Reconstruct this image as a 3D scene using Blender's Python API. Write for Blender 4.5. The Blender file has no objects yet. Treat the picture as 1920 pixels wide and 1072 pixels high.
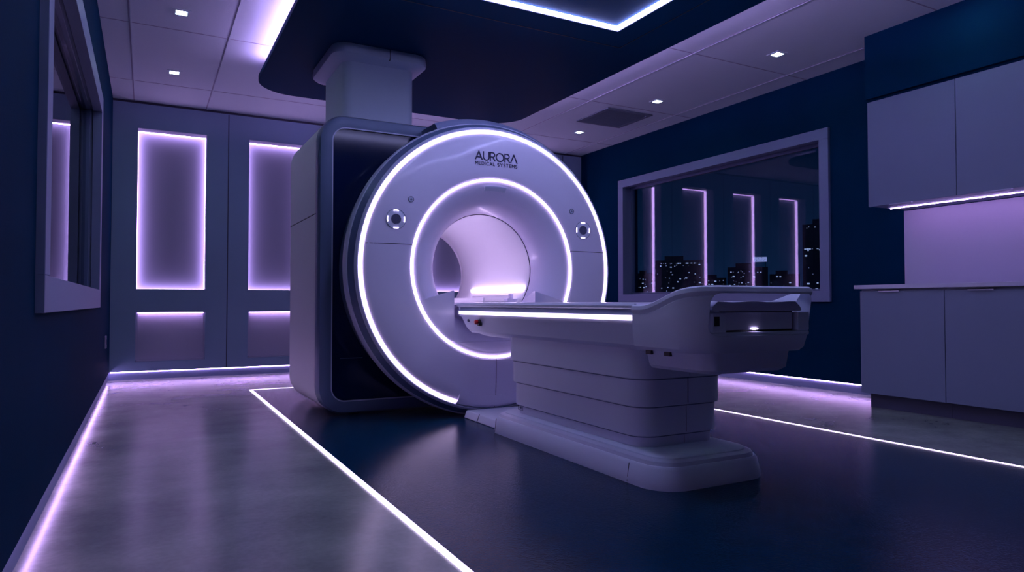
import bpy, bmesh, math, random
from mathutils import Vector, Matrix
random.seed(7)
S = bpy.context.scene
COL = S.collection
PI = math.pi

# ------------------------------------------------------------------ materials
def mat(name, col, rough=0.5, metal=0.0, coat=0.0, noise=0.0, nscale=8.0, bump=0.0, bscale=60.0, spec=0.5):
    m = bpy.data.materials.new(name); m.use_nodes = True
    nt = m.node_tree; b = nt.nodes['Principled BSDF']
    b.inputs['Base Color'].default_value = (*col, 1)
    b.inputs['Roughness'].default_value = rough
    b.inputs['Metallic'].default_value = metal
    b.inputs['Coat Weight'].default_value = coat
    b.inputs['Coat Roughness'].default_value = 0.08
    b.inputs['Specular IOR Level'].default_value = spec
    tc = nt.nodes.new('ShaderNodeTexCoord')
    if noise > 0:
        n = nt.nodes.new('ShaderNodeTexNoise'); n.inputs['Scale'].default_value = nscale; n.inputs['Detail'].default_value = 6
        nt.links.new(tc.outputs['Object'], n.inputs['Vector'])
        r = nt.nodes.new('ShaderNodeMix'); r.data_type = 'RGBA'
        r.inputs[6].default_value = (*[c * (1 - noise) for c in col], 1)
        r.inputs[7].default_value = (*[min(1, c * (1 + noise)) for c in col], 1)
        nt.links.new(n.outputs['Fac'], r.inputs[0]); nt.links.new(r.outputs[2], b.inputs['Base Color'])
    if bump > 0:
        n = nt.nodes.new('ShaderNodeTexNoise'); n.inputs['Scale'].default_value = bscale; n.inputs['Detail'].default_value = 3
        nt.links.new(tc.outputs['Object'], n.inputs['Vector'])
        bp = nt.nodes.new('ShaderNodeBump'); bp.inputs['Strength'].default_value = bump; bp.inputs['Distance'].default_value = 0.01
        nt.links.new(n.outputs['Fac'], bp.inputs['Height']); nt.links.new(bp.outputs['Normal'], b.inputs['Normal'])
    return m

def emit(name, col, strength):
    m = bpy.data.materials.new(name); m.use_nodes = True
    nt = m.node_tree; nt.nodes.clear()
    e = nt.nodes.new('ShaderNodeEmission'); e.inputs['Color'].default_value = (*col, 1); e.inputs['Strength'].default_value = strength
    o = nt.nodes.new('ShaderNodeOutputMaterial'); nt.links.new(e.outputs[0], o.inputs[0])
    return m

def concrete():
    m = bpy.data.materials.new('polished_concrete'); m.use_nodes = True
    nt = m.node_tree; b = nt.nodes['Principled BSDF']; L = nt.links
    tc = nt.nodes.new('ShaderNodeTexCoord')
    n1 = nt.nodes.new('ShaderNodeTexNoise'); n1.inputs['Scale'].default_value = 1.6; n1.inputs['Detail'].default_value = 8; n1.inputs['Roughness'].default_value = .62; n1.inputs['Distortion'].default_value = .2
    mp = nt.nodes.new('ShaderNodeMapping'); mp.inputs['Scale'].default_value = (1, 1.2, 1)
    L.new(tc.outputs['Object'], mp.inputs['Vector']); L.new(mp.outputs[0], n1.inputs['Vector'])
    cr = nt.nodes.new('ShaderNodeValToRGB')
    cr.color_ramp.elements[0].position = .32; cr.color_ramp.elements[0].color = (.17, .20, .19, 1)
    cr.color_ramp.elements[1].position = .7; cr.color_ramp.elements[1].color = (.36, .40, .36, 1)
    L.new(n1.outputs['Fac'], cr.inputs[0])
    n2 = nt.nodes.new('ShaderNodeTexNoise'); n2.inputs['Scale'].default_value = 45; n2.inputs['Detail'].default_value = 4
    L.new(tc.outputs['Object'], n2.inputs['Vector'])
    mx = nt.nodes.new('ShaderNodeMix'); mx.data_type = 'RGBA'; mx.blend_type = 'MULTIPLY'; mx.inputs[0].default_value = .3
    L.new(cr.outputs[0], mx.inputs[6]); L.new(n2.outputs['Fac'], mx.inputs[7]); L.new(mx.outputs[2], b.inputs['Base Color'])
    rr = nt.nodes.new('ShaderNodeMapRange'); rr.inputs['To Min'].default_value = .20; rr.inputs['To Max'].default_value = .30
    L.new(n1.outputs['Fac'], rr.inputs[0]); L.new(rr.outputs[0], b.inputs['Roughness'])
    bp = nt.nodes.new('ShaderNodeBump'); bp.inputs['Strength'].default_value = .01; bp.inputs['Distance'].default_value = .01
    L.new(n1.outputs['Fac'], bp.inputs['Height']); L.new(bp.outputs[0], b.inputs['Normal'])
    return m

def glass_mat(name, ior, tint):
    m = bpy.data.materials.new(name); m.use_nodes = True
    nt = m.node_tree; nt.nodes.clear(); L = nt.links
    t = nt.nodes.new('ShaderNodeBsdfTransparent'); t.inputs[0].default_value = (*tint, 1)
    g = nt.nodes.new('ShaderNodeBsdfGlossy'); g.inputs['Roughness'].default_value = 0.0
    f = nt.nodes.new('ShaderNodeFresnel'); f.inputs['IOR'].default_value = ior
    ge = nt.nodes.new('ShaderNodeNewGeometry'); mr = nt.nodes.new('ShaderNodeMapRange')   # same reflectance from both faces
    mr.inputs['To Min'].default_value = ior; mr.inputs['To Max'].default_value = 1/ior
    L.new(ge.outputs['Backfacing'], mr.inputs[0]); L.new(mr.outputs[0], f.inputs['IOR'])
    x = nt.nodes.new('ShaderNodeMixShader'); o = nt.nodes.new('ShaderNodeOutputMaterial')
    L.new(f.outputs[0], x.inputs[0]); L.new(t.outputs[0], x.inputs[1]); L.new(g.outputs[0], x.inputs[2]); L.new(x.outputs[0], o.inputs[0])
    return m

LEDC = (.62, .39, 1.0)
M = dict(
    navy=mat('navy_wall_paint', (.0008, .024, .062), .75, spec=.02, bump=.15, bscale=220, noise=.12, nscale=3),
    navy_panel=mat('navy_ceiling_panel', (.001, .040, .105), .6, spec=.03, bump=.1, bscale=180),
    grey_wall=mat('slate_wall_panel', (.24, .34, .47), .6, spec=.25, bump=.1, bscale=200, noise=.06, nscale=2),
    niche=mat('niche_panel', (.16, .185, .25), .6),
    niche_low=mat('niche_low_panel', (.36, .36, .47), .6),
    ceiling=mat('ceiling_tile', (.60, .70, .75), .8, bump=.25, bscale=260),
    seam=mat('dark_seam', (.03, .03, .06), .7),
    tseam=mat('tile_joint', (.33, .33, .42), .8),
    frame=mat('window_frame_paint', (.20, .24, .38), .5, spec=.3),
    white=mat('gantry_white', (.72, .69, .86), .32, coat=.35, bump=.03, bscale=300),
    housing=mat('housing_white', (.78, .76, .84), .55, spec=.3, bump=.03, bscale=300),
    white2=mat('table_white', (.58, .64, .78), .5, coat=.0, spec=.35, bump=.04, bscale=260),
    bore=mat('bore_liner', (.86, .85, .90), .35),
    silver=mat('satin_silver', (.50, .53, .68), .4, metal=.05),
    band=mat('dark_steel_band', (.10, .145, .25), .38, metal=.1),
    glassnavy=mat('gloss_navy_panel', (.004, .012, .05), .1, spec=.3),
    dark=mat('dark_plastic', (.012, .012, .02), .45),
    grille=mat('grille_grey', (.10, .11, .19), .5),
    concrete=concrete(),
    vinyl=mat('navy_vinyl', (.0005, .027, .066), .20, spec=.09, noise=.3, nscale=6, bump=.12, bscale=120),
    cab=mat('cabinet_laminate', (.15, .19, .29), .5, bump=.08, bscale=300, noise=.05, nscale=4),
    counter=mat('counter_white', (.52, .50, .64), .35),
    splash=mat('backsplash', (.50, .47, .62), .45),
    metal=mat('brushed_metal', (.4, .42, .55), .35, metal=.8),
    toe=mat('toe_kick', (.05, .055, .11), .6),
    red=mat('red_button', (.45, .02, .03), .35),
    text=mat('logo_ink', (.02, .02, .07), .5),
    mattress=mat('mattress_vinyl', (.50, .52, .66), .5, bump=.1, bscale=40),
    vent=mat('vent_grille', (.15, .19, .24), .5),
    building=mat('building_facade', (.008, .012, .03), .8),
    ground=mat('city_ground', (.01, .012, .02), .9),
    led=emit('led_strip', (.78, .6, 1.0), 4.0),
    led_ring=emit('led_ring', (.76, .56, 1.0), 8.0),
    led_cove=emit('led_cove', LEDC, 36.0),
    led_cove2=emit('led_cove_soft', LEDC, 62.0),
    led_base=emit('led_baseboard', (.68, .40, 1.0), 34.0),
    led_niche=emit('led_niche', (.72, .42, 1.0), 15.0),
    led_top=emit('led_ceiling_frame', (.46, .46, 1.0), 40.0),
    led_bore=emit('led_bore', (.74, .53, .95), 32.0),
    led_floor=emit('led_floor', (.75, .6, 1.0), 3.5),
    led_cab=emit('led_cabinet', LEDC, 32.0),
    spot=emit('downlight_lens', (.58, .80, 1.0), 90.0),
    win_lit=emit('lit_window', (.5, .58, .9), .9),
    sign=emit('lit_sign', (.45, .47, .9), .8),
    g1=glass_mat('window_glass_left', 1.5, (.55, .62, .7)),
    g2=glass_mat('window_glass_right', 1.42, (.75, .82, .9)),
)

# ------------------------------------------------------------------ mesh helpers
def BM(): return bmesh.new()
def box(bm, x0, x1, y0, y1, z0, z1):
    v = [bm.verts.new(p) for p in ((x0,y0,z0),(x1,y0,z0),(x1,y1,z0),(x0,y1,z0),(x0,y0,z1),(x1,y0,z1),(x1,y1,z1),(x0,y1,z1))]
    for f in ((0,3,2,1),(4,5,6,7),(0,1,5,4),(1,2,6,5),(2,3,7,6),(3,0,4,7)): bm.faces.new([v[i] for i in f])
def loft(bm, loops, cap=True, closed=True):
    vs = [[bm.verts.new(p) for p in lp] for lp in loops]
    n = len(vs[0])
    for a, b in zip(vs, vs[1:]):
        for i in range(n if closed else n - 1):
            j = (i + 1) % n
            bm.faces.new((a[i], a[j], b[j], b[i]))
    if cap: bm.faces.new(list(reversed(vs[0]))); bm.faces.new(vs[-1])
def rrect(x0, x1, y0, y1, r, n=8):
    P = []
    for cx, cy, a0 in ((x1-r, y1-r, 0), (x0+r, y1-r, 90), (x0+r, y0+r, 180), (x1-r, y0+r, 270)):
        for k in range(n + 1):
            a = math.radians(a0 + 90 * k / n); P.append((cx + r*math.cos(a), cy + r*math.sin(a)))
    return P
def prism_xy(bm, pts, z0, z1): loft(bm, [[(x, y, z0) for x, y in pts], [(x, y, z1) for x, y in pts]])
def prism_xz(bm, pts, y0, y1): loft(bm, [[(x, y0, z) for x, z in pts], [(x, y1, z) for x, z in pts]])
def prism_yz(bm, pts, x0, x1): loft(bm, [[(x0, y, z) for y, z in pts], [(x1, y, z) for y, z in pts]])
def lathe_y(bm, prof, cx, cz, a0=0, a1=360, n=128, close_prof=False):
    """prof = [(r, y)], revolved about the Y axis through (cx, cz); angle 0 = +X, 90 = +Z"""
    full = abs(a1 - a0) >= 359.9
    rings = []
    for k in range(n if full else n + 1):
        a = math.radians(a0 + (a1 - a0) * k / n)
        rings.append([bm.verts.new((cx + r*math.cos(a), y, cz + r*math.sin(a))) for r, y in prof])
    m = len(prof)
    for k in range(len(rings) if full else len(rings) - 1):
        A, B = rings[k], rings[(k + 1) % len(rings)]
        for i in range(m if close_prof else m - 1):
            j = (i + 1) % m
            bm.faces.new((A[i], A[j], B[j], B[i]))
    if not full and close_prof:
        bm.faces.new(rings[0]); bm.faces.new(list(reversed(rings[-1])))
def sweep(bm, path, r, n=8):
    rings = []
    for i, p in enumerate(path):
        p = Vector(p); t = (Vector(path[min(i+1, len(path)-1)]) - Vector(path[max(i-1, 0)])).normalized()
        u = t.cross(Vector((0, 0, 1))); u = u.normalized() if u.length > 1e-4 else Vector((1, 0, 0)); w = t.cross(u)
        rings.append([tuple(p + r*math.cos(2*PI*k/n)*u + r*math.sin(2*PI*k/n)*w) for k in range(n)])
    loft(bm, rings)

def wloc(o):
    v = Vector((0, 0, 0))
    while o is not None: v += o.location; o = o.parent
    return v
def obj(name, bm, m, parent=None, bevel=0, segs=3, smooth=35, local=False, label=None, kind=None):
    bmesh.ops.recalc_face_normals(bm, faces=bm.faces)
    if parent is not None and not local:
        off = wloc(parent)
        for v in bm.verts: v.co -= off
    me = bpy.data.meshes.new(name); bm.to_mesh(me); bm.free()
    o = bpy.data.objects.new(name, me); COL.objects.link(o)
    me.materials.append(m)
    if parent is not None: o.parent = parent
    if smooth:
        for p in me.polygons: p.use_smooth = True
        try: me.set_sharp_from_angle(angle=math.radians(smooth))
        except Exception: pass
    if bevel:
        b = o.modifiers.new('bevel', 'BEVEL'); b.width = bevel; b.segments = segs; b.limit_method = 'ANGLE'; b.angle_limit = math.radians(40)
        b.harden_normals = True
    if label: o['label'] = label
    if kind: o['kind'] = kind
    return o
def thing(name, label, cat, loc=(0,0,0), group=None, rotz=0):
    o = bpy.data.objects.new(name, None); COL.objects.link(o); o.location = loc; o.rotation_euler = (0, 0, rotz)
    o.empty_display_size = .1
    o['label'] = label; o['category'] = cat
    if group: o['group'] = group
    return o
def tag(o, label, cat, group=None):
    o['label'] = label; o['category'] = cat
    if group: o['group'] = group
    return o
def struct(name, bm, m, parent=None, **k): 
    o = obj(name, bm, m, parent, **k)
    if parent is None: o['kind'] = 'structure'
    return o
def bx(name, m, x0, x1, y0, y1, z0, z1, parent=None, bevel=0, **k):
    b = BM(); box(b, x0, x1, y0, y1, z0, z1); return obj(name, b, m, parent, bevel=bevel, **k)

# ------------------------------------------------------------------ dimensions
XL, XR, YF, YB, ZC = -.33, 5.5, -1.6, 8.1, 2.92
CX, CZ, GY = 2.19, 1.046, 4.30          # gantry axis and face plane
GAP = .085                              # shadow gap under the walls

# ------------------------------------------------------------------ room shell
b = BM(); box(b, XL-.4, XR+.3, YF-.2, YB+.5, -.1, 0); struct('floor', b, M['concrete'])
b = BM(); box(b, XL-.4, XR+.3, YF-.2, YB+.5, ZC, ZC+.1); ceil = struct('ceiling', b, M['ceiling'])
# recessed lines between the ceiling tiles
b = BM()
for x in (-.14, .55, 4.06, 5.22): box(b, x-.005, x+.005, YF, YB, ZC-.0015, ZC+.002)
for y in (-.15, 1.35, 2.82, 4.30, 5.83, 7.35): box(b, XL, XR, y-.0045, y+.0045, ZC-.002, ZC+.002)
obj('tile_joint', b, M['tseam'], ceil)
b = BM()
for x in (-.14, .55, 4.06, 5.22): box(b, x+.007, x+.016, YF, YB, ZC-.004, ZC+.002)
obj('tile_edge', b, M['ceiling'], ceil)

# left wall with window opening
wy0, wy1, wz0, wz1 = 2.76, 5.90, .765, 2.33
b = BM()
box(b, XL-.2, XL, YF, wy0, GAP, ZC); box(b, XL-.2, XL, wy1, YB, GAP, ZC)
box(b, XL-.2, XL, wy0, wy1, GAP, wz0); box(b, XL-.2, XL, wy0, wy1, wz1, ZC)
struct('wall_left', b, M['navy'])
# right wall with window opening
ry0, ry1, rz0, rz1 = 4.06, 7.20, .81, 2.41
b = BM()
box(b, XR, XR+.3, YF, ry0, GAP, ZC); box(b, XR, XR+.3, ry1, YB+.5, GAP, ZC)
box(b, XR, XR+.3, ry0, ry1, GAP, rz0); box(b, XR, XR+.3, ry0, ry1, rz1, ZC)
struct('wall_right', b, M['navy'])
b = BM(); box(b, XL-.4, XR+.3, YF-.2, YF, 0, ZC); struct('wall_front', b, M['navy'])

# back wall with niches
NX = [-.10 + 1.1*k for k in range(5)]; NW = .665
UZ0, UZ1, LZ0, LZ1 = .945, 2.64, .185, .70
ND, LD = .22, .05
b = BM()
xs = [XL]
for x in NX: xs += [x, x + NW]
xs.append(XR)
for i in range(0, len(xs), 2): box(b, xs[i], xs[i+1], YB, YB+.3, GAP, ZC)
for x in NX:
    box(b, x, x+NW, YB, YB+.3, UZ1, ZC); box(b, x, x+NW, YB, YB+.3, LZ1, UZ0); box(b, x, x+NW, YB, YB+.3, GAP, LZ0)
    box(b, x, x+NW, YB+ND, YB+.3, UZ0, UZ1); box(b, x, x+NW, YB+LD, YB+.3, LZ0, LZ1)
bw = struct('wall_back', b, M['grey_wall'])
b = BM()
for k in range(5): box(b, .784+1.1*k-.005, .784+1.1*k+.005, YB-.002, YB+.01, GAP, ZC-.03)
box(b, XL, XR, YB-.006, YB+.01, ZC-.022, ZC)
obj('panel_seam', b, M['seam'], bw)
place = ['nearest the left wall', 'second from the left wall', 'in the middle, behind the scanner',
         'seen through the bore', 'nearest the right wall']
for k, x in enumerate(NX):
    t = thing('light_niche', 'tall back-wall niche with glowing purple edges, ' + place[k], 'wall light', (x+NW/2, YB+ND, UZ0), 'tall lit niches in the back wall')
    y1 = YB + ND
    b = BM(); box(b, x+.001, x+NW-.001, y1-.006, y1, UZ0+.001, UZ1-.001); obj('back_panel', b, M['niche'], t)
    w = .007
    b = BM(); y0_ = YB+.002
    for q in ((x+.0002, x+.0015, UZ0, UZ1), (x+NW-.0015, x+NW-.0002, UZ0, UZ1), (x, x+NW, UZ0+.0002, UZ0+.0015), (x, x+NW, UZ1-.0015, UZ1-.0002)): box(b, q[0], q[1], y0_, y1, q[2], q[3])
    obj('reveal', b, M['niche'], t)
    for (a0, a1, c0, c1) in ((x, x+w, UZ0, UZ1), (x+NW-w, x+NW, UZ0, UZ1)):
        bx('light_strip', M['led_niche'], a0+.002, a1-.002, y1-.06, y1-.0065, c0+.014, c1-.014, t)
    for (c0, c1) in ((UZ0, UZ0+w), (UZ1-w, UZ1)):
        bx('light_strip', M['led_niche'], x+.002, x+NW-.002, y1-.06, y1-.0065, c0+.002, c1-.002, t)
    t = thing('low_niche', 'low back-wall recess lit from its top edge, ' + ['nearest the left wall', 'second from the left wall', 'in the middle, behind the scanner', 'fourth from the left wall', 'nearest the right wall'][k], 'wall light', (x+NW/2, YB+LD, LZ0), 'low lit niches in the back wall')
    y1 = YB + LD
    b = BM(); box(b, x+.02, x+NW-.02, y1-.006, y1, LZ0+.02, LZ1-.001); obj('back_panel', b, M['niche_low'], t)
    b = BM()
    prism_xz(b, [(x+.001, LZ0+.001), (x+NW-.001, LZ0+.001), (x+NW-.02, LZ0+.02), (x+.02, LZ0+.02)], y1-.03, y1)
    box(b, x+.001, x+.019, y1-.03, y1, LZ0+.02, LZ1-.001); box(b, x+NW-.019, x+NW-.001, y1-.03, y1, LZ0+.02, LZ1-.001)
    obj('border', b, M['niche_low'], t)
    bx('light_strip', M['led_niche'], x+.02, x+NW-.02, y1-.04, y1-.02, LZ1-.009, LZ1-.001, t)

# plinths and their hidden strips
b = BM(); box(b, XL-.06, XL-.012, YF, YB+.012, 0, GAP); struct('baseboard_left', b, M['frame'])
b = BM(); box(b, XL-.012, XR+.012, YB+.012, YB+.07, 0, GAP); struct('baseboard_back', b, M['frame'])
b = BM(); box(b, XR+.012, XR+.07, 3.2, YB+.012, 0, GAP); struct('baseboard_right', b, M['frame'])
def strip(lab, x0, x1, y0, y1, z0, z1, m):
    tag(bx('baseboard_light', m, x0, x1, y0, y1, z0, z1), lab, 'light strip', 'purple light strips under the walls')
strip('purple light strip glowing along the foot of the navy left wall', XL-.0115, XL-.008, YF, YB-.01, GAP-.008, GAP-.001, M['led_base'])
strip('purple light strip glowing along the foot of the panelled back wall', XL+.01, XR-.01, YB+.007, YB+.0115, GAP-.008, GAP-.001, M['led_base'])
strip('purple light strip at the foot of the right wall, between back wall and cabinets', XR+.007, XR+.0115, 3.36, YB-.01, GAP-.008, GAP-.001, M['led_base'])

# outlet on left wall
t = thing('outlet_plate', 'small pale switch plate low on the left wall near the back corner', 'wall plate', (XL, 7.2, .44))
bx('plate', M['counter'], XL, XL+.012, 7.16, 7.24, .385, .50, t, bevel=.003)
bx('socket', M['dark'], XL+.012, XL+.014, 7.185, 7.215, .42, .465, t)

# ------------------------------------------------------------------ windows
def window(name, side, x, y0, y1, z0, z1, out, glassx, gm, fw=.10, sash=True):
    s = 1 if side == 'R' else -1          # outward direction
    b = BM()
    xa, xb = sorted((x - s*.028, x + s*.03))
    # face casing: four mitred-looking boards
    box(b, xa, xb, y0, y1, z0, z0+fw); box(b, xa, xb, y0, y1, z1-fw, z1)
    box(b, xa, xb, y0, y0+fw, z0+fw, z1-fw); box(b, xa, xb, y1-fw, y1, z0+fw, z1-fw)
    f = struct(name, b, M['frame'], bevel=.003)
    # inner reveal and glazing frame
    b = BM(); i = fw - .012
    ra, rb = sorted((x + s*.03, glassx + s*.03))
    for q in ((y0, y1, z0, z0+i), (y0, y1, z1-i, z1), (y0, y0+i, z0+i, z1-i), (y1-i, y1, z0+i, z1-i)): box(b, ra, rb, *q)
    obj('jamb', b, M['frame'], f)
    b = BM(); j = i + (.035 if sash else .006)
    ga, gb = sorted((glassx - s*.022, glassx + s*.018))
    for q in ((y0+i, y1-i, z0+i, z0+j), (y0+i, y1-i, z1-j, z1-i), (y0+i, y0+j, z0+j, z1-j), (y1-j, y1-i, z0+j, z1-j)): box(b, ga, gb, *q)
    obj('sash', b, M['band'], f, bevel=.003)
    ga, gb = sorted((glassx, glassx + s*.008))
    bx('pane', gm, ga, gb, y0+i+.01, y1-i-.01, z0+i+.01, z1-i-.01, f)
    return f
window('window_1', 'L', XL, wy0, wy1, wz0, wz1, None, XL-.07, M['g1'], .13, False)
window('window_2', 'R', XR, ry0, ry1, rz0, rz1, None, XR+.14, M['g2'])

# dark control room behind the left window
b = BM()
box(b, -3.1, -3.0, 2.0, 8.0, 0, ZC); box(b, -3.0, XL-.4, 1.9, 2.0, 0, ZC); box(b, -3.0, XL-.4, 8.0, 8.1, 0, ZC)
struct('wall_control', b, M['navy'])
b = BM(); box(b, -3.1, XL-.4, 1.9, 8.1, -.1, 0); struct('floor_control', b, M['vinyl'])
b = BM(); box(b, -3.1, XL-.4, 1.9, 8.1, ZC, ZC+.1); struct('ceiling_control', b, M['ceiling'])

# ------------------------------------------------------------------ drop ceiling panel
px0, px1, py0, py1, pz0, pz1 = .84, 3.50, -1.2, 6.58, 2.75, 2.80
t = thing('ceiling_panel', 'large navy dropped ceiling panel with rounded corners above the scanner', 'ceiling panel', (CX, 3, pz1))
b = BM(); prism_xy(b, rrect(px0, px1, py0, py1, .36, 14), pz0, pz1); obj('panel', b, M['navy_panel'], t, bevel=.006)
bx('spacer', M['navy_panel'], px0+.35, px1-.35, py0+.35, py1-.35, pz1, ZC-.001, t)
bx('light_strip', M['led_cove'], px0+.05, px0+.08, py0+.4, py1-.42, pz1, pz1+.02, t)
bx('light_strip', M['led_cove2'], px1-.20, px1-.16, py0+.4, py1-.42, pz1, pz1+.02, t)
bx('light_strip', M['led_cove2'], px0+.45, px1-.45, py1-.16, py1-.12, pz1, pz1+.02, t)
# shadow joint of the inner field
b = BM(); jx0, jx1, jy0, jy1, w = 1.18, 3.17, .3, 4.14, .008
for q in ((jx0, jx1, jy1-w, jy1), (jx0, jx1, jy0, jy0+w), (jx0, jx0+w, jy0+w, jy1-w), (jx1-w, jx1, jy0+w, jy1-w)): box(b, q[0], q[1], q[2], q[3], pz0-.002, pz0+.01)
obj('field_joint', b, M['dark'], t)
t = thing('ceiling_light_frame', 'rectangular outline of bright light set into the navy ceiling panel', 'ceiling light', (CX, 2.3, pz0))
lx0, lx1, ly0, ly1, w = 1.45, 2.93, 1.75, 3.85, .034
def frame4(b, x0, x1, y0, y1, w, z0, z1):
    box(b, x0, x1, y1-w, y1, z0, z1); box(b, x0, x1, y0, y0+w, z0, z1); box(b, x0, x0+w, y0+w, y1-w, z0, z1); box(b, x1-w, x1, y0+w, y1-w, z0, z1)
b = BM(); frame4(b, lx0, lx1, ly0, ly1, w, pz0-.016, pz0-.001); obj('diffuser', b, M['led_top'], t)
b = BM(); frame4(b, lx0-.010, lx1+.010, ly0-.010, ly1+.010, .0095, pz0-.02, pz0-.001); obj('housing', b, M['frame'], t)

# downlights
def downlight(x, y, lab, grp):
    t = thing('downlight', lab, 'ceiling light', (x, y, ZC), grp)
    b = BM(); frame4(b, x-.062, x+.062, y-.062, y+.062, .024, ZC-.006, ZC-.0005); obj('trim_ring', b, M['ceiling'], t)
    bx('lens', M['spot'], x-.036, x+.036, y-.036, y+.036, ZC-.004, ZC-.0005, t)
for y, l in ((5.46, 'nearer'), (6.92, 'farther')):
    downlight(.2, y, 'small square recessed downlight left of the navy ceiling panel, the %s one' % l, 'downlights on the left')
for y, l in ((3.97, 'nearest the upper cabinets'), (5.51, 'between the air vent and the cabinets'), (6.98, 'farthest, beyond the air vent')):
    downlight(4.71, y, 'small square recessed downlight right of the navy panel, ' + l, 'downlights on the right')
for x, side in ((.2, 'left'), (4.71, 'right')):
    for y, l in ((4.0, 'third'), (2.54, 'fourth'), (1.08, 'fifth')):
        if side == 'left' or y < 3: downlight(x, y, 'square recessed downlight on the %s, the %s from the back wall' % (side, l if side == 'left' else {'fourth': 'fourth', 'fifth': 'fifth'}[l]), 'downlights on the ' + side)
# air vent
t = thing('air_vent', 'dark square slatted air vent set in the ceiling near the right wall', 'vent', (4.69, 6.24, ZC))
b = BM(); frame4(b, 4.38, 5.00, 5.93, 6.55, .05, ZC-.014, ZC-.0005); obj('vent_frame', b, M['vent'], t, bevel=.003)
bx('backing', M['dark'], 4.43, 4.95, 5.98, 6.50, ZC-.004, ZC-.0005, t)
for k in range(13):
    y = 5.995 + k*.04
    b = BM(); prism_yz(b, [(y, ZC-.004), (y+.012, ZC-.004), (y+.03, ZC-.013), (y+.018, ZC-.013)], 4.43, 4.95); obj('slat', b, M['vent'], t)

# ------------------------------------------------------------------ floor inlay and light line
fx0, fx1, fy0, fy1 = .86, 3.74, -1.2, 6.6
tag(bx('floor_mat', M['vinyl'], fx0, fx1, fy0, fy1, 0, .004), 'dark navy floor field under the scanner, bordered by a light line', 'floor mat')
t = thing('floor_light_line', 'thin bright light line bordering the navy floor field on three sides', 'light strip', (CX, fy1, 0))
for q in ((fx0-.022, fx0, fy0, fy1), (fx1, fx1+.022, fy0, fy1), (fx0-.022, fx1+.022, fy1, fy1+.022)):
    bx('light_strip', M['led_floor'], q[0], q[1], q[2], q[3], 0, .006, t)

# ------------------------------------------------------------------ scanner gantry
g = thing('mri_scanner', 'large white ring-shaped scanner with two glowing rings and a navy-fronted housing', 'scanner', (CX, 4.9, 0))
# rear housing box
hx0, hx1, hy0, hy1, hz0, hz1 = 1.045, 3.335, 4.76, 5.84, .018, 2.13
loop = [(CX + 1.06*math.cos(math.radians(a)), CZ + 1.06*math.sin(math.radians(a))) for a in range(-72, 73, 4)]
loop[0] = (loop[0][0], hz0); loop[-1] = (loop[-1][0], hz1-.03)
q_ = rrect(hx0, hx1, hz0, hz1, .19, 12)
loop = [(CX+.20, hz0)] + [(x, z) for x, z in loop if z > .12 and z < 2.0] + [(CX+.36, 2.065), (CX+.12, hz1-.01), (CX-.1, hz1)] + [(CX-.1-k*(CX-.1-hx0-.19)/8, hz1) for k in range(1, 8)] + q_[13:39] + [(hx0+.19+k*(CX+.2-hx0-.19)/8, hz0) for k in range(1, 8)]
def inset(P, d):
    c = (sum(p[0] for p in P)/len(P), sum(p[1] for p in P)/len(P)); out = []
    n = len(P)
    for i, p in enumerate(P):
        a, c2 = P[i-1], P[(i+1) % n]
        tx, ty = c2[0]-a[0], c2[1]-a[1]; l = math.hypot(tx, ty) or 1
        out.append((p[0] - d*ty/l, p[1] + d*tx/l))
    return out
bl = BM()
# shell with a hole for the bore: side wall and back annulus
hole = .412
hc = [(CX + hole*math.cos(math.atan2(z-CZ, x-CX)), CZ + hole*math.sin(math.atan2(z-CZ, x-CX))) for x, z in loop]
prof = [(0, hy1), ]
loops = [[(x, hy0+.10, z) for x, z in loop], [(x, hy1-.03, z) for x, z in loop], [(x, hy1, z) for x, z in inset(loop, .03)], [(x, hy1, z) for x, z in hc]]
loft(bl, loops, cap=False); obj('housing', bl, M['housing'], g)
# seam on the side
b = BM(); box(b, hx0-.0015, hx0+.01, hy0+.10, hy1-.03, 1.427, 1.433); obj('side_seam', b, M['seam'], g)
# front metal frame
b = BM()
L0 = loop; L1 = inset(loop, .012); L2 = inset(loop, .055); L3 = inset(loop, .09); L4 = inset(loop, .095)
loft(b, [[(x, hy0+.11, z) for x, z in L0], [(x, hy0+.035, z) for x, z in L0], [(x, hy0+.008, z) for x, z in L1], [(x, hy0-.004, z) for x, z in L2],
         [(x, hy0, z) for x, z in L3], [(x, hy0+.03, z) for x, z in L4]], cap=False)
obj('front_frame', b, M['band'], g)
b = BM(); Lb = inset(loop, .088); Lc = inset(loop, .096)
loft(b, [[(x, hy0-.003, z) for x, z in Lb], [(x, hy0-.003, z) for x, z in Lc], [(x, hy0+.006, z) for x, z in Lc]], cap=False)
obj('frame_edge', b, M['silver'], g)
# glossy navy front with the bore hole
b = BM(); Ld = inset(loop, .094); hr = .7
hc2 = [(CX + hr*math.cos(math.atan2(z-CZ, x-CX)), CZ + hr*math.sin(math.atan2(z-CZ, x-CX))) for x, z in loop]
loft(b, [[(x, hy0+.012, z) for x, z in Ld], [(x, hy0+.012, z) for x, z in hc2]], cap=False)
obj('navy_front', b, M['glassnavy'], g, smooth=0)
b = BM(); box(b, 1.20, 1.36, hy0+.008, hy0+.0125, .408, .412); obj('front_seam', b, M['band'], g)
# feet
for x in (1.35, 3.0):
    for y in (4.95, 5.65):
        b = BM(); 
        loft(b, [[(x+.04*math.cos(2*PI*k/20), y+.04*math.sin(2*PI*k/20), z) for k in range(20)] for z in (0.004, .03)])
        obj('foot', b, M['dark'], g)
# top fairing that rises behind the ring
b = BM(); R = 1.108
lathe_y(b, [(.9, 4.48), (R-.02, 4.48), (R, 4.50), (R, 4.74), (R-.03, 4.9), (.9, 4.9)], CX, CZ, -30, 111, 90, close_prof=True)
obj('top_fairing', b, M['frame'], g)
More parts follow.
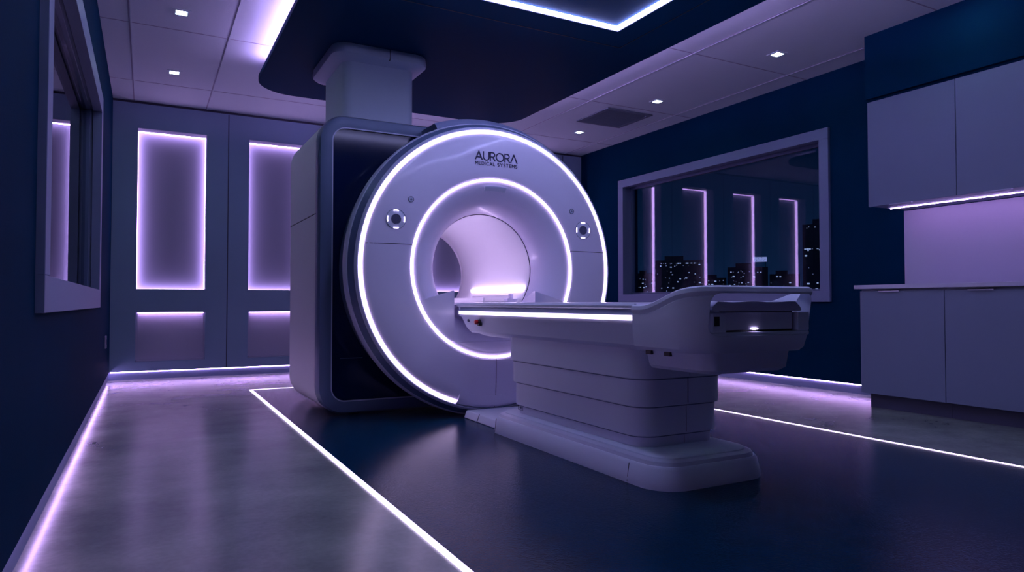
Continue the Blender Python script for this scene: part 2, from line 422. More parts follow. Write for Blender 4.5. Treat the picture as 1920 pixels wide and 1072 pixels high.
# ring housing
b = BM(); RO = 1.045
lathe_y(b, [(.988, 4.330), (.992, 4.324), (1.000, 4.325), (1.013, 4.340)], CX, CZ, n=160); obj('rim_bevel', b, M['silver'], g)
b = BM(); lathe_y(b, [(1.013, 4.340), (1.014, 4.348), (1.032, 4.368), (RO-.002, 4.392)], CX, CZ, n=160); obj('rim_band', b, M['band'], g)
b = BM()
lathe_y(b, [(RO-.002, 4.392), (RO+.004, 4.396), (RO+.011, 4.430), (RO+.008, 4.475), (RO-.006, 4.485)], CX, CZ, n=160)
obj('rim_edge', b, M['silver'], g)
b = BM(); lathe_y(b, [(RO-.006, 4.485), (RO-.03, 4.50), (1.0, 4.78)], CX, CZ, n=160); obj('rim_back', b, M['band'], g)
# front face (between rings), slightly crowned
b = BM()
pf = [(.642, 4.303), (.655, 4.300), (.70, 4.299), (.78, 4.300), (.86, 4.305), (.93, 4.313), (.958, 4.320), (.966, 4.328)]
lathe_y(b, pf, CX, CZ, n=160); obj('front_face', b, M['white'], g)
def faceY(r):
    for (r0, y0), (r1, y1) in zip(pf, pf[1:]):
        if r0 <= r <= r1: return y0 + (y1-y0)*(r-r0)/(r1-r0)
    return 4.3
# rings of light
b = BM(); lathe_y(b, [(.623, 4.312), (.623, 4.2985), (.6385, 4.2985), (.6385, 4.312)], CX, CZ, n=160, close_prof=True); obj('inner_light_ring', b, M['led_ring'], g)
b = BM(); lathe_y(b, [(.966, 4.335), (.966, 4.319), (.985, 4.3235), (.985, 4.335)], CX, CZ, -90+18, 270-18, 160, close_prof=True); obj('outer_light_ring', b, M['led_ring'], g)
# lower cover closing the bottom of the ring
b = BM()
lathe_y(b, [(.90, 4.318), (.90, 4.300), (.965, 4.308), (.985, 4.325), (.985, 4.45), (.9, 4.45)], CX, CZ, -90-17.6, -90+17.6, 24, close_prof=True)
obj('lower_cover', b, M['white'], g)
b = BM()
lathe_y(b, [(.984, 4.34), (.992, 4.322), (1.038, 4.372), (1.038, 4.45)], CX, CZ, -90-17.6, -90+17.6, 24, close_prof=True)
obj('skirt', b, M['band'], g)
# seams on the face
b = BM()
zs = 1.19
for s in (-1, 1):
    for k in range(12):
        ra0 = math.sqrt(.646**2 - (zs-CZ)**2); ra1 = math.sqrt(.956**2 - (zs-CZ)**2)
        a0 = ra0 + (ra1-ra0)*k/12; a1 = ra0 + (ra1-ra0)*(k+1)/12
        y = faceY(math.hypot((a0+a1)/2, zs-CZ))
        xa, xb = sorted((CX+s*a0, CX+s*a1)); box(b, xa, xb, y-.0012, y+.004, zs-.002, zs+.002)
    obj('face_seam', b, M['seam'], g); b = BM()
for k in range(10):
    r0, r1 = .645 + .034*k, .645 + .034*(k+1); y = faceY(min((r0+r1)/2, .96))
    box(b, CX-.0015, CX+.0015, y-.0018, y+.004, CZ-r1, CZ-r0)
obj('face_seam', b, M['seam'], g)
# funnel and bore
b = BM()
fp = [(.622, 4.308), (.60, 4.309), (.57, 4.315), (.535, 4.330), (.50, 4.352), (.47, 4.378), (.445, 4.41), (.425, 4.45), (.414, 4.49), (.410, 4.53)]
lathe_y(b, fp, CX, CZ, n=160); obj('funnel', b, M['white'], g)
b = BM(); lathe_y(b, [(.412, 4.53), (.406, 4.532), (.402, 4.54), (.400, 5.6), (.404, 5.72), (.425, 5.82), (.432, 5.845)], CX, CZ, n=128); obj('bore_tube', b, M['bore'], g)
b = BM(); lathe_y(b, [(.4105, 4.527), (.4075, 4.526), (.4075, 4.533)], CX, CZ, n=128); obj('bore_seam', b, M['seam'], g)
# bore light strips, both sides of the table
for s in (-1, 1):
    xw = CX + s*.372
    bx('bore_light', M['led_bore'], min(xw, xw-s*.006), max(xw, xw-s*.006), 4.56, 5.52, .896, .918, g)
# small sensor lip in the funnel top
b = BM(); lathe_y(b, [(.585, 4.3115), (.585, 4.300), (.567, 4.306), (.553, 4.3225)], CX, CZ, 82, 99, 14, close_prof=True); obj('sensor_lip', b, M['white2'], g)
# docking blocks below the bore
rd = .618
def arcpts(z0, z1, s, n=10):
    P = []
    for k in range(n+1):
        z = z0 + (z1-z0)*k/n; P.append((CX + s*math.sqrt(rd**2-(z-CZ)**2), z))
    return P
for s in (-1, 1):
    e = CX + s*.322
    P = [(e, .535), (e, .885)] + arcpts(.815, .54, s)
    Q = [(x_, min(z_, .79)) for x_, z_ in P]
    b = BM(); loft(b, [[(x_, 4.304, z_) for x_, z_ in P], [(x_, 4.33, z_) for x_, z_ in P], [(x_, 4.56, z_) for x_, z_ in Q]]); obj('dock_wing', b, M['white'], g, bevel=.004)
za = [CZ - rd*math.cos(math.radians(a)) for a in range(-31, 32, 2)]
P = [(CX + rd*math.sin(math.radians(a)), CZ - rd*math.cos(math.radians(a))) for a in range(-31, 32, 2)]
P = [(x, z) for x, z in P if z <= .528]
P = P + [(CX+.33, .528), (CX-.33, .528)] if P else P
b = BM(); prism_xz(b, P, 4.31, 4.56); obj('dock_sill', b, M['white'], g, bevel=.004)
bx('dock_core', M['white'], CX-.32, CX+.32, 4.54, 4.62, .53, .76, g)
# bed bridge inside the bore
b = BM()
prism_xz(b, [(CX-.335, .80), (CX-.30, .76), (CX-.18, .70), (CX+.18, .70), (CX+.30, .76), (CX+.335, .80)], 4.56, 5.78); obj('bore_bridge', b, M['bore'], g, bevel=.004)
# speaker / control rosettes
for s in (-1, 1):
    x, z = CX + s*.744, 1.354; y = faceY(math.hypot(x-CX, z-CZ))
    b = BM(); lathe_y(b, [(0, y-.003), (.064, y-.003), (.070, y-.001), (.070, y+.006)], x, z, n=48); c = obj('control_dial', b, M['white2'], g)
    b = BM(); lathe_y(b, [(.066, y-.0032), (.0665, y-.0045), (.068, y-.0045), (.0685, y-.002)], x, z, n=48); obj('dial_rim', b, M['grille'], c)
    b = BM(); lathe_y(b, [(.034, y), (.034, y-.007), (.031, y-.009), (.027, y-.007), (.027, y-.004), (.021, y-.004), (.021, y-.008), (.016, y-.008), (.016, y-.004), (.009, y-.004), (.009, y-.008), (0, y-.008)], x, z, n=40)
    for k in range(6):
        a = k*PI/3 + .3
        P = [(x + r*math.cos(a+da), z + r*math.sin(a+da)) for r, da in ((.006, -.3), (.030, -.07), (.030, .07), (.006, .3))]
        prism_xz(b, P, y-.0085, y-.004)
    obj('grille', b, M['grille'], c)
    for k in range(4):
        b = BM(); a = 90*k; lathe_y(b, [(.057, y-.003), (.057, y-.006), (.0615, y-.006), (.0615, y-.003)], x, z, a-17, a+17, 8, close_prof=True)
        obj('indicator_light', b, M['led_ring'], c)
    x, z = CX + s*.640, 1.492; y = faceY(math.hypot(x-CX, z-CZ))
    b = BM(); lathe_y(b, [(0, y-.004), (.015, y-.004), (.0165, y-.002), (.0165, y+.004)], x, z, n=32); c = obj('button', b, M['white2'], g)
    b = BM(); lathe_y(b, [(.0165, y), (.0165, y-.0045), (.0195, y-.0045), (.0195, y+.002)], x, z, n=32); obj('button_rim', b, M['grille'], c)
    b = BM()
    for (x1, z1, x2, z2) in ((-.006, -.005, 0, .006), (0, .006, .006, -.005), (.006, -.005, -.006, -.005)):
        d = Vector((x2-x1, z2-z1)); n_ = Vector((-d.y, d.x)).normalized()*.0016
        prism_xz(b, [(x+x1-n_.x, z+z1-n_.y), (x+x2-n_.x, z+z2-n_.y), (x+x2+n_.x, z+z2+n_.y), (x+x1+n_.x, z+z1+n_.y)], y-.006, y-.003)
    b2 = b; obj('symbol', b2, M['grille'], c)

# lettering, drawn with strokes
def arc(cx, cy, rx, ry, a0, a1, n=14): return [(cx + rx*math.cos(math.radians(a0+(a1-a0)*k/n)), cy + ry*math.sin(math.radians(a0+(a1-a0)*k/n))) for k in range(n+1)]
GL = {
 'A': (.86, [[(0,0), (.43,1), (.86,0)], [(.13,.30), (.72,.30)]]),
 'V': (.86, [[(0,0), (.43,1), (.86,0)]]),
 'U': (.74, [[(0,1), (0,.37)] + arc(.37,.37,.37,.37,180,360) + [(.74,1)]]),
 'R': (.62, [[(0,0), (0,1), (.32,1)] + arc(.32,.73,.27,.27,90,-90) + [(0,.46)], [(.30,.46), (.62,0)]]),
 'O': (.98, [arc(.49,.5,.49,.5,0,360,32)]),
 'M': (.86, [[(0,0), (0,1), (.43,.35), (.86,1), (.86,0)]]),
 'E': (.56, [[(.56,1), (0,1), (0,0), (.56,0)], [(0,.5), (.5,.5)]]),
 'D': (.76, [[(0,0), (0,1), (.3,1)] + arc(.3,.5,.46,.5,90,-90) + [(0,0)]]),
 'I': (.02, [[(0,0), (0,1)]]),
 'C': (.80, [arc(.49,.5,.49,.5,45,315,24)]),
 'L': (.50, [[(0,1), (0,0), (.5,0)]]),
 'S': (.56, [arc(.28,.74,.27,.26,40,270,14) + arc(.28,.25,.28,.25,90,-140,14)]),
 'Y': (.76, [[(0,1), (.38,.5), (.76,1)], [(.38,.5), (.38,0)]]),
 'T': (.70, [[(0,1), (.7,1)], [(.35,1), (.35,0)]]),
}
def letters(text, h, space, th, x0, x1, z, name):
    wtot = sum(GL[c][0] if c != ' ' else .45 for c in text) + space*(len(text)-1)
    sx = (x1-x0)/wtot; x = x0
    b = BM()
    for c in text:
        if c == ' ': x += (.45+space)*sx; continue
        w, st = GL[c]
        for s in st:
            pts = [Vector((x + px_*sx, z + pz_*h)) for px_, pz_ in s]
            for p, q in zip(pts, pts[1:]):
                d = (q-p).normalized(); n_ = Vector((-d.y, d.x))*th/2; p2, q2 = p - d*th*.35, q + d*th*.35
                y = min(faceY(math.hypot(p.x-CX, p.y-CZ)), faceY(math.hypot(q.x-CX, q.y-CZ))) - .0022
                prism_xz(b, [(p2.x-n_.x, p2.y-n_.y), (q2.x-n_.x, q2.y-n_.y), (q2.x+n_.x, q2.y+n_.y), (p2.x+n_.x, p2.y+n_.y)], y, y+.003)
        x += (w+space)*sx
    return obj(name, b, M['text'], g, smooth=0)
letters('AURORV', .058, .17, .0082, 2.026, 2.358, 1.812, 'logo_lettering')
letters('MEDICAL', .022, .42, .0040, 2.026, 2.176, 1.776, 'subtitle_lettering')
letters('SYSTEMS', .022, .42, .0040, 2.200, 2.358, 1.776, 'subtitle_lettering')

# support column up to the ceiling
t = thing('ceiling_column', 'square white duct column rising from the scanner housing to the navy ceiling panel', 'column', (1.58, 5.43, hz1))
cx0, cx1, cy0, cy1 = 1.30, 1.865, 5.10, 5.76
b = BM()
loops = []
for z, d in ((hz1+.001, 0), (2.65, 0), (2.67, .001)):
    loops.append([(x, y, z) for x, y in rrect(cx0-d, cx1+d, cy0-d, cy1+d, .07, 8)])
loft(b, loops); obj('shaft', b, M['white2'], t)
b = BM(); loops = []
for z, d, r in ((2.645, .001, .07), (2.652, .04, .09), (2.662, .075, .11), (2.68, .094, .12), (2.70, .098, .12), (2.749, .092, .12)):
    loops.append([(x, y, z) for x, y in rrect(cx0-d, cx1+d, cy0-d, cy1+d, r, 8)])
loft(b, loops); obj('collar', b, M['white2'], t)
b = BM(); box(b, 1.628, 1.631, cy0-.0995, cy0-.08, 2.665, 2.749); obj('collar_seam', b, M['seam'], t)

# ------------------------------------------------------------------ patient table
tb = thing('patient_table', 'long white patient table on a stepped pedestal in front of the scanner bore', 'table', (2.22, 3.0, 0))
TX = 2.22
def rr3(x0, x1, y0, y1, r, z, n=8): return [(x, y, z) for x, y in rrect(x0, x1, y0, y1, r, n)]
# base
b = BM(); bx0, bx1, by0, by1 = 1.885, 2.555, 2.19, 3.84
loft(b, [rr3(bx0, bx1, by0, by1, .15, .004), rr3(bx0, bx1, by0, by1, .15, .02), rr3(bx0+.012, bx1-.012, by0+.012, by1-.012, .145, .088), rr3(bx0+.022, bx1-.022, by0+.022, by1-.022, .14, .100)])
obj('base', b, M['white2'], tb)
b = BM()
loft(b, [rr3(bx0+.026, bx1-.026, by0+.026, by1-.026, .135, .099), rr3(bx0+.034, bx1-.034, by0+.034, by1-.034, .13, .116), rr3(bx0+.055, bx1-.055, by0+.055, by1-.055, .12, .124)])
obj('base_band', b, M['silver'], tb)
b = BM()
loft(b, [rr3(bx0+.058, bx1-.058, by0+.058, by1-.058, .12, .122), rr3(bx0+.060, bx1-.060, by0+.060, by1-.060, .12, .129), rr3(bx0+.066, bx1-.066, by0+.066, by1-.066, .12, .131)])
obj('base_top', b, M['white2'], tb)
b = BM()
b.free()
for y in (2.42, 3.72):
    b = BM(); prism_xz(b, [(bx0-.001, .01), (bx0+.001, .01), (bx0+.012, .09), (bx0+.010, .09)], y, y+.003); obj('base_seam', b, M['seam'], tb)
# platform to the gantry
b = BM(); prism_xz(b, [(1.945, .004), (2.52, .004), (2.50, .055), (1.965, .055)], 3.80, 4.315); obj('platform', b, M['white2'], tb, bevel=.008)
b = BM(); prism_xz(b, [(1.943, .006), (1.947, .006), (1.966, .054), (1.962, .054)], 4.1, 4.103); obj('platform_seam', b, M['seam'], tb)
# stepped pedestal covers
tiers = [(.128, .196, .000), (.182, .334, .015), (.320, .464, .028), (.450, .640, .041)]
for i, (z0, z1, d) in enumerate(tiers):
    b = BM(); X0, X1, Y0, Y1 = 2.005-d, 2.49+d, 2.47-d, 3.70+d
    loops = [rr3(X0+.03, X1-.03, Y0+.03, Y1-.03, .08, z0+.004), rr3(X0+.003, X1-.003, Y0+.003, Y1-.003, .10, z0), rr3(X0, X1, Y0, Y1, .105, z0+.003), rr3(X0, X1, Y0, Y1, .105, z1-.002), rr3(X0+.01, X1-.01, Y0+.01, Y1-.01, .1, z1)]
    loft(b, loops); c = obj('pedestal_cover', b, M['white2'], tb)
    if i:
        e_ = .0125; b = BM(); loft(b, [rr3(X0+e_, X1-e_, Y0+e_, Y1-e_, .10, z0-.007), rr3(X0+e_, X1-e_, Y0+e_, Y1-e_, .10, z0+.002)]); obj('lip_shadow', b, M['band'], c)  # dark strip drawn in as the shade line under the cover's lip
    b = BM(); box(b, 2.262, 2.2645, Y0-.0008, Y0+.004, z0+.008, z1-.012); obj('cover_seam', b, M['seam'], c)
b = BM(); frame4(b, 0, 0, 0, 0, 0, 0, 0); b.free()
b = BM()
for q in ((3.58, 3.64, .150, .152), (3.58, 3.64, .180, .182), (3.58, 3.582, .152, .180), (3.638, 3.64, .152, .180), (3.60, 3.62, .160, .172)): box(b, 2.0035, 2.0055, *q)
obj('pedestal_label', b, M['grille'], tb)
# bed body: swept cross-section
HW = .335
def bed_section(y, zb, k=1.0):
    P = [(-HW+.012, .782), (-HW+.006, .795), (-HW-.002, .797), (-HW-.008, .788), (-HW-.006, .778), (-HW+.010, .771), (-HW+.012, .752), (-HW+.002, .746),
         (-HW+.002, .722), (-HW+.006, .718), (-HW+.035, .612), (-HW+.05, .600), (-HW+.10, .583), (-HW+.14, .575)]
    P = [(x, max(z, zb) if z < .7 else z) for x, z in P]
    full = P + [(-x, z) for x, z in reversed(P)]
    return [(TX + x, y, z) for x, z in full]
b = BM(); ys = [2.36, 3.9, 4.06, 4.16, 4.22, 4.29]; zb = [.575, .575, .575, .595, .64, .70]
loft(b, [bed_section(y, z) for y, z in zip(ys, zb)])
obj('bed_body', b, M['white2'], tb)
for s in (-1, 1):
    b = BM(); xs_ = TX + s*(HW-.002)
    box(b, min(xs_, xs_+s*.006), max(xs_, xs_+s*.006), 2.375, 4.255, .7225, .7445); obj('light_strip', M and b, M['led'], tb)
    b = BM(); x_ = TX + s*(HW-.006); box(b, min(x_, x_+s*.002), max(x_, x_+s*.002), 2.372, 4.25, .7475, .768)
    obj('shadow_groove', b, M['band'], tb)
# mattress / tabletop
b = BM()
loft(b, [[(TX+x, y, z) for x, z in ((-.30, .775), (-.312, .785), (-.30, .800), (-.2, .803), (-.05, .800), (.05, .800), (.2, .803), (.30, .800), (.312, .785), (.30, .775))] for y in (2.2, 4.0, 4.55)])
obj('table_surface', b, M['white'], tb)
# head support inside the bore
hs = thing('head_coil_tray', 'low white tray with end stops on the table inside the scanner bore', 'tray', (2.40, 4.95, .80))
b = BM(); box(b, 2.26, 2.52, 4.66, 5.38, .801, .812); box(b, 2.495, 2.515, 4.68, 5.36, .812, .862); box(b, 2.27, 2.285, 4.68, 5.36, .812, .84); obj('tray', b, M['bore'], hs, bevel=.003)
b = BM(); box(b, 2.44, 2.53, 4.60, 4.66, .801, .835); box(b, 2.47, 2.50, 4.615, 4.645, .835, .87); obj('stop_block', b, M['white'], hs, bevel=.004)
# emergency button & hook
b = BM()
def disc_x(b, x0, x1, y, z, r0, r1, n=20):
    loft(b, [[(x0, y+r0*math.cos(2*PI*k/n), z+r0*math.sin(2*PI*k/n)) for k in range(n)], [(x1, y+r1*math.cos(2*PI*k/n), z+r1*math.sin(2*PI*k/n)) for k in range(n)]])
disc_x(b, 1.912, 1.885, 3.965, .672, .024, .020); c = obj('button_housing', b, M['dark'], tb)
b = BM(); disc_x(b, 1.886, 1.872, 3.968, .676, .012, .016); disc_x(b, 1.872, 1.864, 3.968, .676, .016, .010); obj('emergency_button', b, M['red'], c, label='red emergency button')
b = BM(); disc_x(b, 1.904, 1.892, 4.135, .682, .012, .008); obj('socket', b, M['grille'], tb)

# foot end cradle: plan path of the outer shell from the left seam round to the right seam
OW = .348; y_f = 1.95; rc = .14
path = []
N1 = 26
for k in range(N1): path.append((TX-OW, 2.365 - (2.365-(y_f+rc))*k/N1))
for k in range(15):
    a = math.radians(180 + 90*k/14); path.append((TX-OW+rc + rc*math.cos(a), y_f+rc + rc*math.sin(a)))
N2 = 24
xa, xb = TX-OW+rc, TX+OW-rc
for k in range(1, N2): path.append((xa + (xb-xa)*k/N2, y_f))
for k in range(15):
    a = math.radians(270 + 90*k/14); path.append((TX+OW-rc + rc*math.cos(a), y_f+rc + rc*math.sin(a)))
for k in range(1, N1+1): path.append((TX+OW, y_f+rc + (2.365-(y_f+rc))*k/N1))
def topz(y):
    t_ = min(1, max(0, (2.31 - y)/(2.31 - 1.965))); t_ = t_*t_*(3-2*t_)
    return .792 + (.868-.792)*t_
def normal(i):
    a = Vector(path[max(i-1, 0)]); c = Vector(path[min(i+1, len(path)-1)]); d = (c-a).normalized(); return Vector((d.y, -d.x))  # outward
b = BM(); loops = []
for i, (x, y) in enumerate(path):
    n_ = normal(i); zt = topz(y)
    def q(off, z): return (x + n_.x*off, y + n_.y*off, z)
    flare = .02*min(1, max(0, (2.365-y)/.35))
    loops.append([q(-.070, .600), q(-.030, .597), q(-.012, .612), q(-.004+flare*.3, .66), q(0+flare, zt-.058), q(0+flare, zt-.044), q(-.003+flare, zt-.040),
                  q(.006+flare, zt-.022), q(.003+flare, zt-.006), q(-.008+flare, zt), q(-.024+flare, zt-.003), q(-.032+flare, zt-.014), q(-.034, zt-.05), q(-.045, .64)])
loft(b, loops); shell = obj('foot_shell', b, M['white2'], tb)
# opening below the handle loop, cut through the shell's front
cb = BM(); prism_xz(cb, rrect(TX-.29, TX+.295, .668, .838, .04, 8), y_f-.12, y_f+.16)
off = wloc(tb)
for v in cb.verts: v.co -= off
cm = bpy.data.meshes.new('cut'); bmesh.ops.recalc_face_normals(cb, faces=cb.faces); cb.to_mesh(cm); cb.free(); co = bpy.data.objects.new('cut', cm); COL.objects.link(co); co.parent = tb
bo = shell.modifiers.new('cut', 'BOOLEAN'); bo.operation = 'DIFFERENCE'; bo.solver = 'EXACT'; bo.object = co
bpy.context.view_layer.update()
dg = bpy.context.evaluated_depsgraph_get()
nm = bpy.data.meshes.new_from_object(shell.evaluated_get(dg)); shell.modifiers.clear(); shell.data = nm; nm.name = 'foot_shell'
for p in nm.polygons: p.use_smooth = True
nm.set_sharp_from_angle(angle=math.radians(35))
bpy.data.objects.remove(co)
# floor of the cradle and underside
b = BM(); prism_xy(b, rrect(TX-.31, TX+.31, 2.01, 2.40, .10), .60, .665); obj('cradle_floor', b, M['white2'], tb)
b = BM(); loft(b, [rr3(1.985, 2.42, 2.02, 2.40, .05, .512), rr3(1.965, 2.445, 2.00, 2.40, .06, .527), rr3(1.945, 2.46, 1.995, 2.40, .06, .605)]); obj('under_block', b, M['white2'], tb)
for y in (2.20, 2.32): bx('clip', M['dark'], 1.938, 1.962, y, y+.035, .575, .592, tb)
# drawer panel with slot, inside the opening
b = BM(); box(b, TX-.272, TX+.292, y_f+.014, y_f+.05, .664, .682); box(b, TX-.272, TX-.195, y_f+.014, y_f+.05, .682, .762); box(b, TX+.222, TX+.292, y_f+.014, y_f+.05, .682, .762)
obj('end_panel', b, M['white2'], tb, bevel=.005)
b = BM(); box(b, TX-.192, TX+.200, y_f+.026, y_f+.045, .6895, .762); obj('drawer', b, M['white2'], tb, bevel=.004)
b = BM(); box(b, TX-.195, TX+.222, y_f+.0455, y_f+.052, .682, .765); box(b, TX-.262, TX-.238, y_f+.009, y_f+.0145, .708, .745); obj('slot', b, M['dark'], tb)
b = BM(); loft(b, [[(TX-.03+.022*math.cos(2*PI*k/16), y_f+.0255-dy, .694+.0045*math.sin(2*PI*k/16)) for k in range(16)] for dy in (0, .003)]); obj('courtesy_light', b, M['led_ring'], tb, label='small white courtesy light')
# mattress end
mt = None
b = BM(); loops = []
nseg = 18
for (y, ins, top) in ((y_f+.006, .012, .802), (y_f-.004+.012, .004, .806), (y_f+.03, 0, .808), (2.10, 0, .806), (2.2, 0, .804), (2.45, .0, .800)):
    L = []
    x0, x1 = TX-.278+ins, TX+.232-ins
    for k in range(nseg+1):
        u = k/nseg; x = x0 + (x1-x0)*u
        e = min(1, min(u, 1-u)/.06); L.append((x, y, top - .02*(1-e)**2 - .004*math.sin(u*7)**2))
    L += [(x1+.006, y, top-.035), (x1-.004, y, .766), (x0+.004, y, .766), (x0-.006, y, top-.035)]
    loops.append(L)
loft(b, loops); pad = obj('mattress', b, M['mattress'], tb, smooth=50)

# ------------------------------------------------------------------ cabinets on the right
FXB, FXU = 4.85, 5.02
ends = (3.335, 2.705, 2.075)
CT = .935
names = ['nearer the window', 'farther from the window']
for k in range(2):
    y1, y0 = ends[k], ends[k+1]
    t = thing('base_cabinet', 'grey base cabinet under the counter, the one ' + names[k], 'cabinet', ((FXB+XR)/2, (y0+y1)/2, 0), 'grey base cabinets')
    bx('body', M['cab'], FXB+.022, XR-.002, y0+.001, y1-.001, .11, CT-.032, t)
    bx('toe_kick', M['toe'], FXB+.075, XR-.002, y0+.001, y1-.03 if k == 0 else y1-.001, 0, .11, t)
    d = bx('door', M['cab'], FXB, FXB+.020, y0+.002, y1-.002, .112, CT-.045, t, bevel=.0015)
    h0 = y1 - .16 if k == 0 else y1-.16
    b = BM(); box(b, FXB-.018, FXB+.01, h0-.16, h0, CT-.046, CT-.042); box(b, FXB-.018, FXB-.015, h0-.16, h0, CT-.052, CT-.042); obj('handle', b, M['metal'], d)
tag(bx('countertop', M['counter'], FXB-.03, XR-.002, ends[2]-.02, ends[0]+.03, CT-.030, CT, bevel=.003), 'pale thin countertop running over the grey base cabinets', 'countertop')
tag(bx('backsplash', M['splash'], XR-.014, XR-.001, ends[2]-.02, ends[0]+.035, CT+.0005, 1.556), 'pale backsplash panel lit purple between counter and upper cabinets', 'backsplash')
for k in range(2):
    y1, y0 = ends[k], ends[k+1]
    if k == 0: y1 += .035
    t = thing('wall_cabinet', 'grey upper cabinet above the lit backsplash, the one ' + names[k], 'cabinet', ((FXU+XR)/2, (y0+y1)/2, 1.56), 'grey upper cabinets')
    bx('body', M['cab'], FXU+.022, XR-.002, y0+.001, y1-.001, 1.562, 2.385, t)
    d = bx('door', M['cab'], FXU, FXU+.020, y0+.002, y1-.002, 1.557, 2.385, t, bevel=.0015)
    h0 = y1 - .18
    b = BM(); box(b, FXU-.016, FXU+.012, h0-.17, h0, 1.551, 1.5565); obj('handle', b, M['metal'], d)
tag(bx('under_cabinet_light', M['led_cab'], 5.278, 5.286, ends[2], ends[0]+.02, 1.556, 1.562), 'thin purple light strip under the upper cabinets', 'light strip')
b = BM(); box(b, FXU-.0, XR, ends[2]-.0, ends[0]+.05, 2.415, ZC); box(b, FXU+.03, XR, ends[2], ends[0]+.035, 2.386, 2.415); struct('trim_1', b, M['navy'])

# ------------------------------------------------------------------ city outside the right window
F = 1271.0; TH = math.atan(685/1271.0)
def az(u): return TH + math.atan((u-960)/F)
def dirpos(u, D):   # a spot D metres from the camera towards a heading
    a = az(u); return (D*math.sin(a), D*math.cos(a))
G = -24.0
b = BM(); box(b, 20, 400, -60, 400, G-1, G); struct('ground_city', b, M['ground'])
wl = BM(); box(wl, -.5, .5, -.05, .05, -.5, .5); wmesh = None
def building(u0, u1, vtop, D, rows, nper, lab, name='office_building', sz=.5, seed=0, extra=()):
    rnd = random.Random(seed)
    uc = (u0+u1)/2; x, y = dirpos(uc, D); a = az(uc)
    W = D*(az(u1)-az(u0)); H = .8 + (567-vtop)*D*math.cos(math.atan((uc-960)/F))/F - G if False else (567-vtop)*D*math.cos(a-TH)/F + .8 - G
    t = thing(name, lab, 'building', (x, y, G), 'night buildings outside the window', rotz=-a)
    b = BM(); box(b, -W/2, W/2, 0, W*.8, 0, H)
    obj('tower', b, M['building'], t, local=True)
    b = BM(); box(b, -W*.3, W*.1, W*.2, W*.5, H, H+.04*W+.5); obj('roof_plant', b, M['building'], t, local=True)
    global wmesh
    n = 0
    for (v, dens) in rows:
        z = (567-v)*D*math.cos(a-TH)/F + .8 - G
        m = int(nper*dens)
        for j in range(int(m*1.5)):
            if rnd.random() < .35: continue
            xx = -W/2*.9 + W*.9*(j+rnd.random()*.9)/max(int(m*1.5), 1); z += (rnd.random()-.5)*.5*(dens < .95)
            if wmesh is None:
                bb = BM(); box(bb, -.5, .5, -.04, .02, -.5, .5); o = obj('lit_window', bb, M['win_lit'], t, local=True); wmesh = o.data
            else:
                o = bpy.data.objects.new('lit_window', wmesh); COL.objects.link(o); o.parent = t
            s_ = sz*(.2+rnd.random()**2*.6)
            o.location = (xx, 0, z); o.scale = (s_*(1+rnd.random()*.7), 1, s_*.8)
    return t, W, H, a
building(1228, 1318, 487, 120, [(493,1.0),(498,.5),(505,.4),(512,.4),(520,.5),(528,.5),(538,.5),(547,.4)], 13, 'dark tower block with a row of lights at its top, left in the window', seed=1, sz=.33)
building(1192, 1226, 512, 150, [(520,.6),(530,.8),(540,.8),(548,.6)], 6, 'low dark block with few lit windows, leftmost in the window', seed=2, sz=.35)
building(1318, 1362, 520, 160, [(526,.7),(533,.8),(541,.8),(549,.6)], 7, 'low dark block between the tall tower block and the sign', seed=3, sz=.4)
tS = building(1364, 1440, 500, 130, [(508,.5),(511,.9),(517,.5),(524,.7),(532,.6),(541,.7),(549,.7)], 12, 'wide dark block under the lit rooftop sign', seed=4, sz=.33)
building(1443, 1500, 513, 140, [(519,.25),(528,.5),(537,.4),(546,.5)], 8, 'low dark block between the rooftop sign and the tallest tower', seed=5, sz=.3)
building(1505, 1600, 418, 90, [(425,.8),(450,.2),(465,1.1),(471,.3),(480,.2),(497,.3),(513,.3),(530,.3),(541,.5),(549,.6)], 14, 'tallest dark tower at the right edge of the window', seed=6, sz=.28)
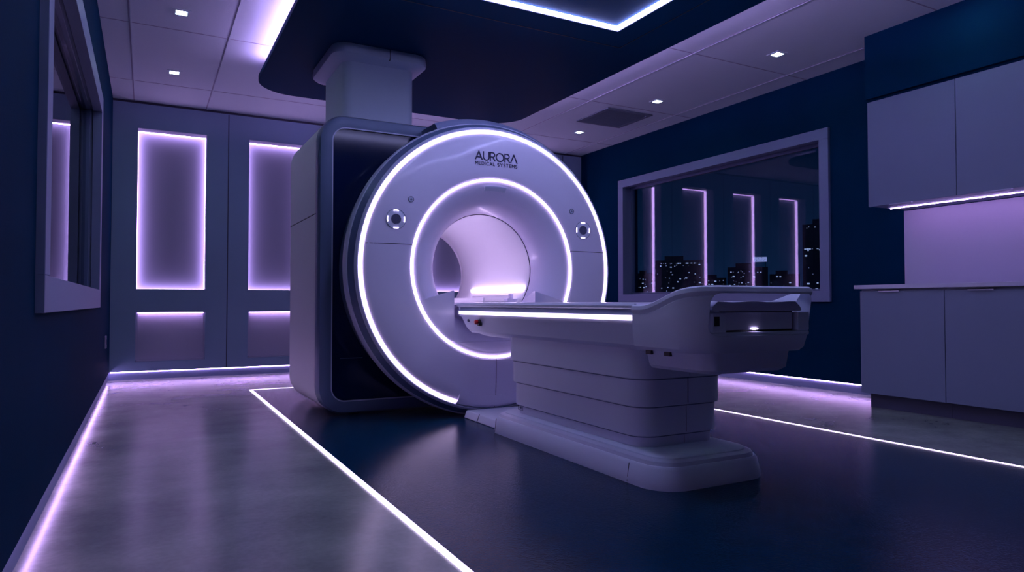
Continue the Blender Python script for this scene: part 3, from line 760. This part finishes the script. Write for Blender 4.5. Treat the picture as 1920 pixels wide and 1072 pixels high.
# sign on the roof of the wide block
D = 129.0; uc = 1425.5; a = az(uc); x, y = dirpos(uc, D); k_ = D*math.cos(a-TH)/F
t = thing('rooftop_sign', 'small glowing violet sign on the roof of the wide dark block', 'sign', (x, y, (567-500)*k_+.8), rotz=-a)
b = BM(); box(b, -1.15, 1.15, 0, .3, .95, 1.8); obj('sign_box', b, M['sign'], t, local=True)
b = BM()
for i in range(7):
    xx = -.95 + i*.29; hh = .32 + .14*((i*5) % 3)
    box(b, xx, xx+.05, -.03, 0, 1.15, 1.15+hh); box(b, xx+.05, xx+.15, -.03, 0, 1.15+(.0 if i % 2 else hh-.07), 1.22+(.0 if i % 2 else hh-.07))
obj('sign_marks', b, M['grille'], t, local=True)
b = BM()
for xx in (-.9, .9): box(b, xx-.05, xx+.05, .1, .2, -.1, .95)
obj('post', b, M['building'], t, local=True)

# ------------------------------------------------------------------ world, camera, colour
w = bpy.data.worlds.new('night'); S.world = w; w.use_nodes = True
nt = w.node_tree; bg = nt.nodes['Background']
tc = nt.nodes.new('ShaderNodeTexCoord'); sp = nt.nodes.new('ShaderNodeSeparateXYZ'); cr = nt.nodes.new('ShaderNodeValToRGB')
nt.links.new(tc.outputs['Generated'], sp.inputs[0]); nt.links.new(sp.outputs['Z'], cr.inputs[0]); nt.links.new(cr.outputs[0], bg.inputs['Color'])
e = cr.color_ramp.elements; e[0].position = 0; e[0].color = (.0035, .017, .050, 1); e[1].position = .25; e[1].color = (.0008, .004, .016, 1)
bg.inputs['Strength'].default_value = 1.0

cam = bpy.data.cameras.new('camera'); cam.lens = 1271/1920*36; cam.sensor_width = 36; cam.clip_start = .02; cam.clip_end = 1000
co = bpy.data.objects.new('camera', cam); COL.objects.link(co)
co.location = (0, 0, .80)
co.rotation_euler = (math.radians(90) + math.atan(31.5/1271), 0, -TH)
S.camera = co
S.view_settings.view_transform = 'Standard'; S.view_settings.look = 'None'; S.view_settings.gamma = 1; S.view_settings.use_curve_mapping = False
S.view_settings.exposure = 0.0
cy = S.cycles
cy.max_bounces = 8; cy.diffuse_bounces = 5; cy.glossy_bounces = 4; cy.transparent_max_bounces = 12
cy.caustics_reflective = False; cy.caustics_refractive = False; cy.sample_clamp_indirect = 4.0
cy.use_denoising = True
try: cy.denoiser = 'OPENIMAGEDENOISE'
except Exception: pass
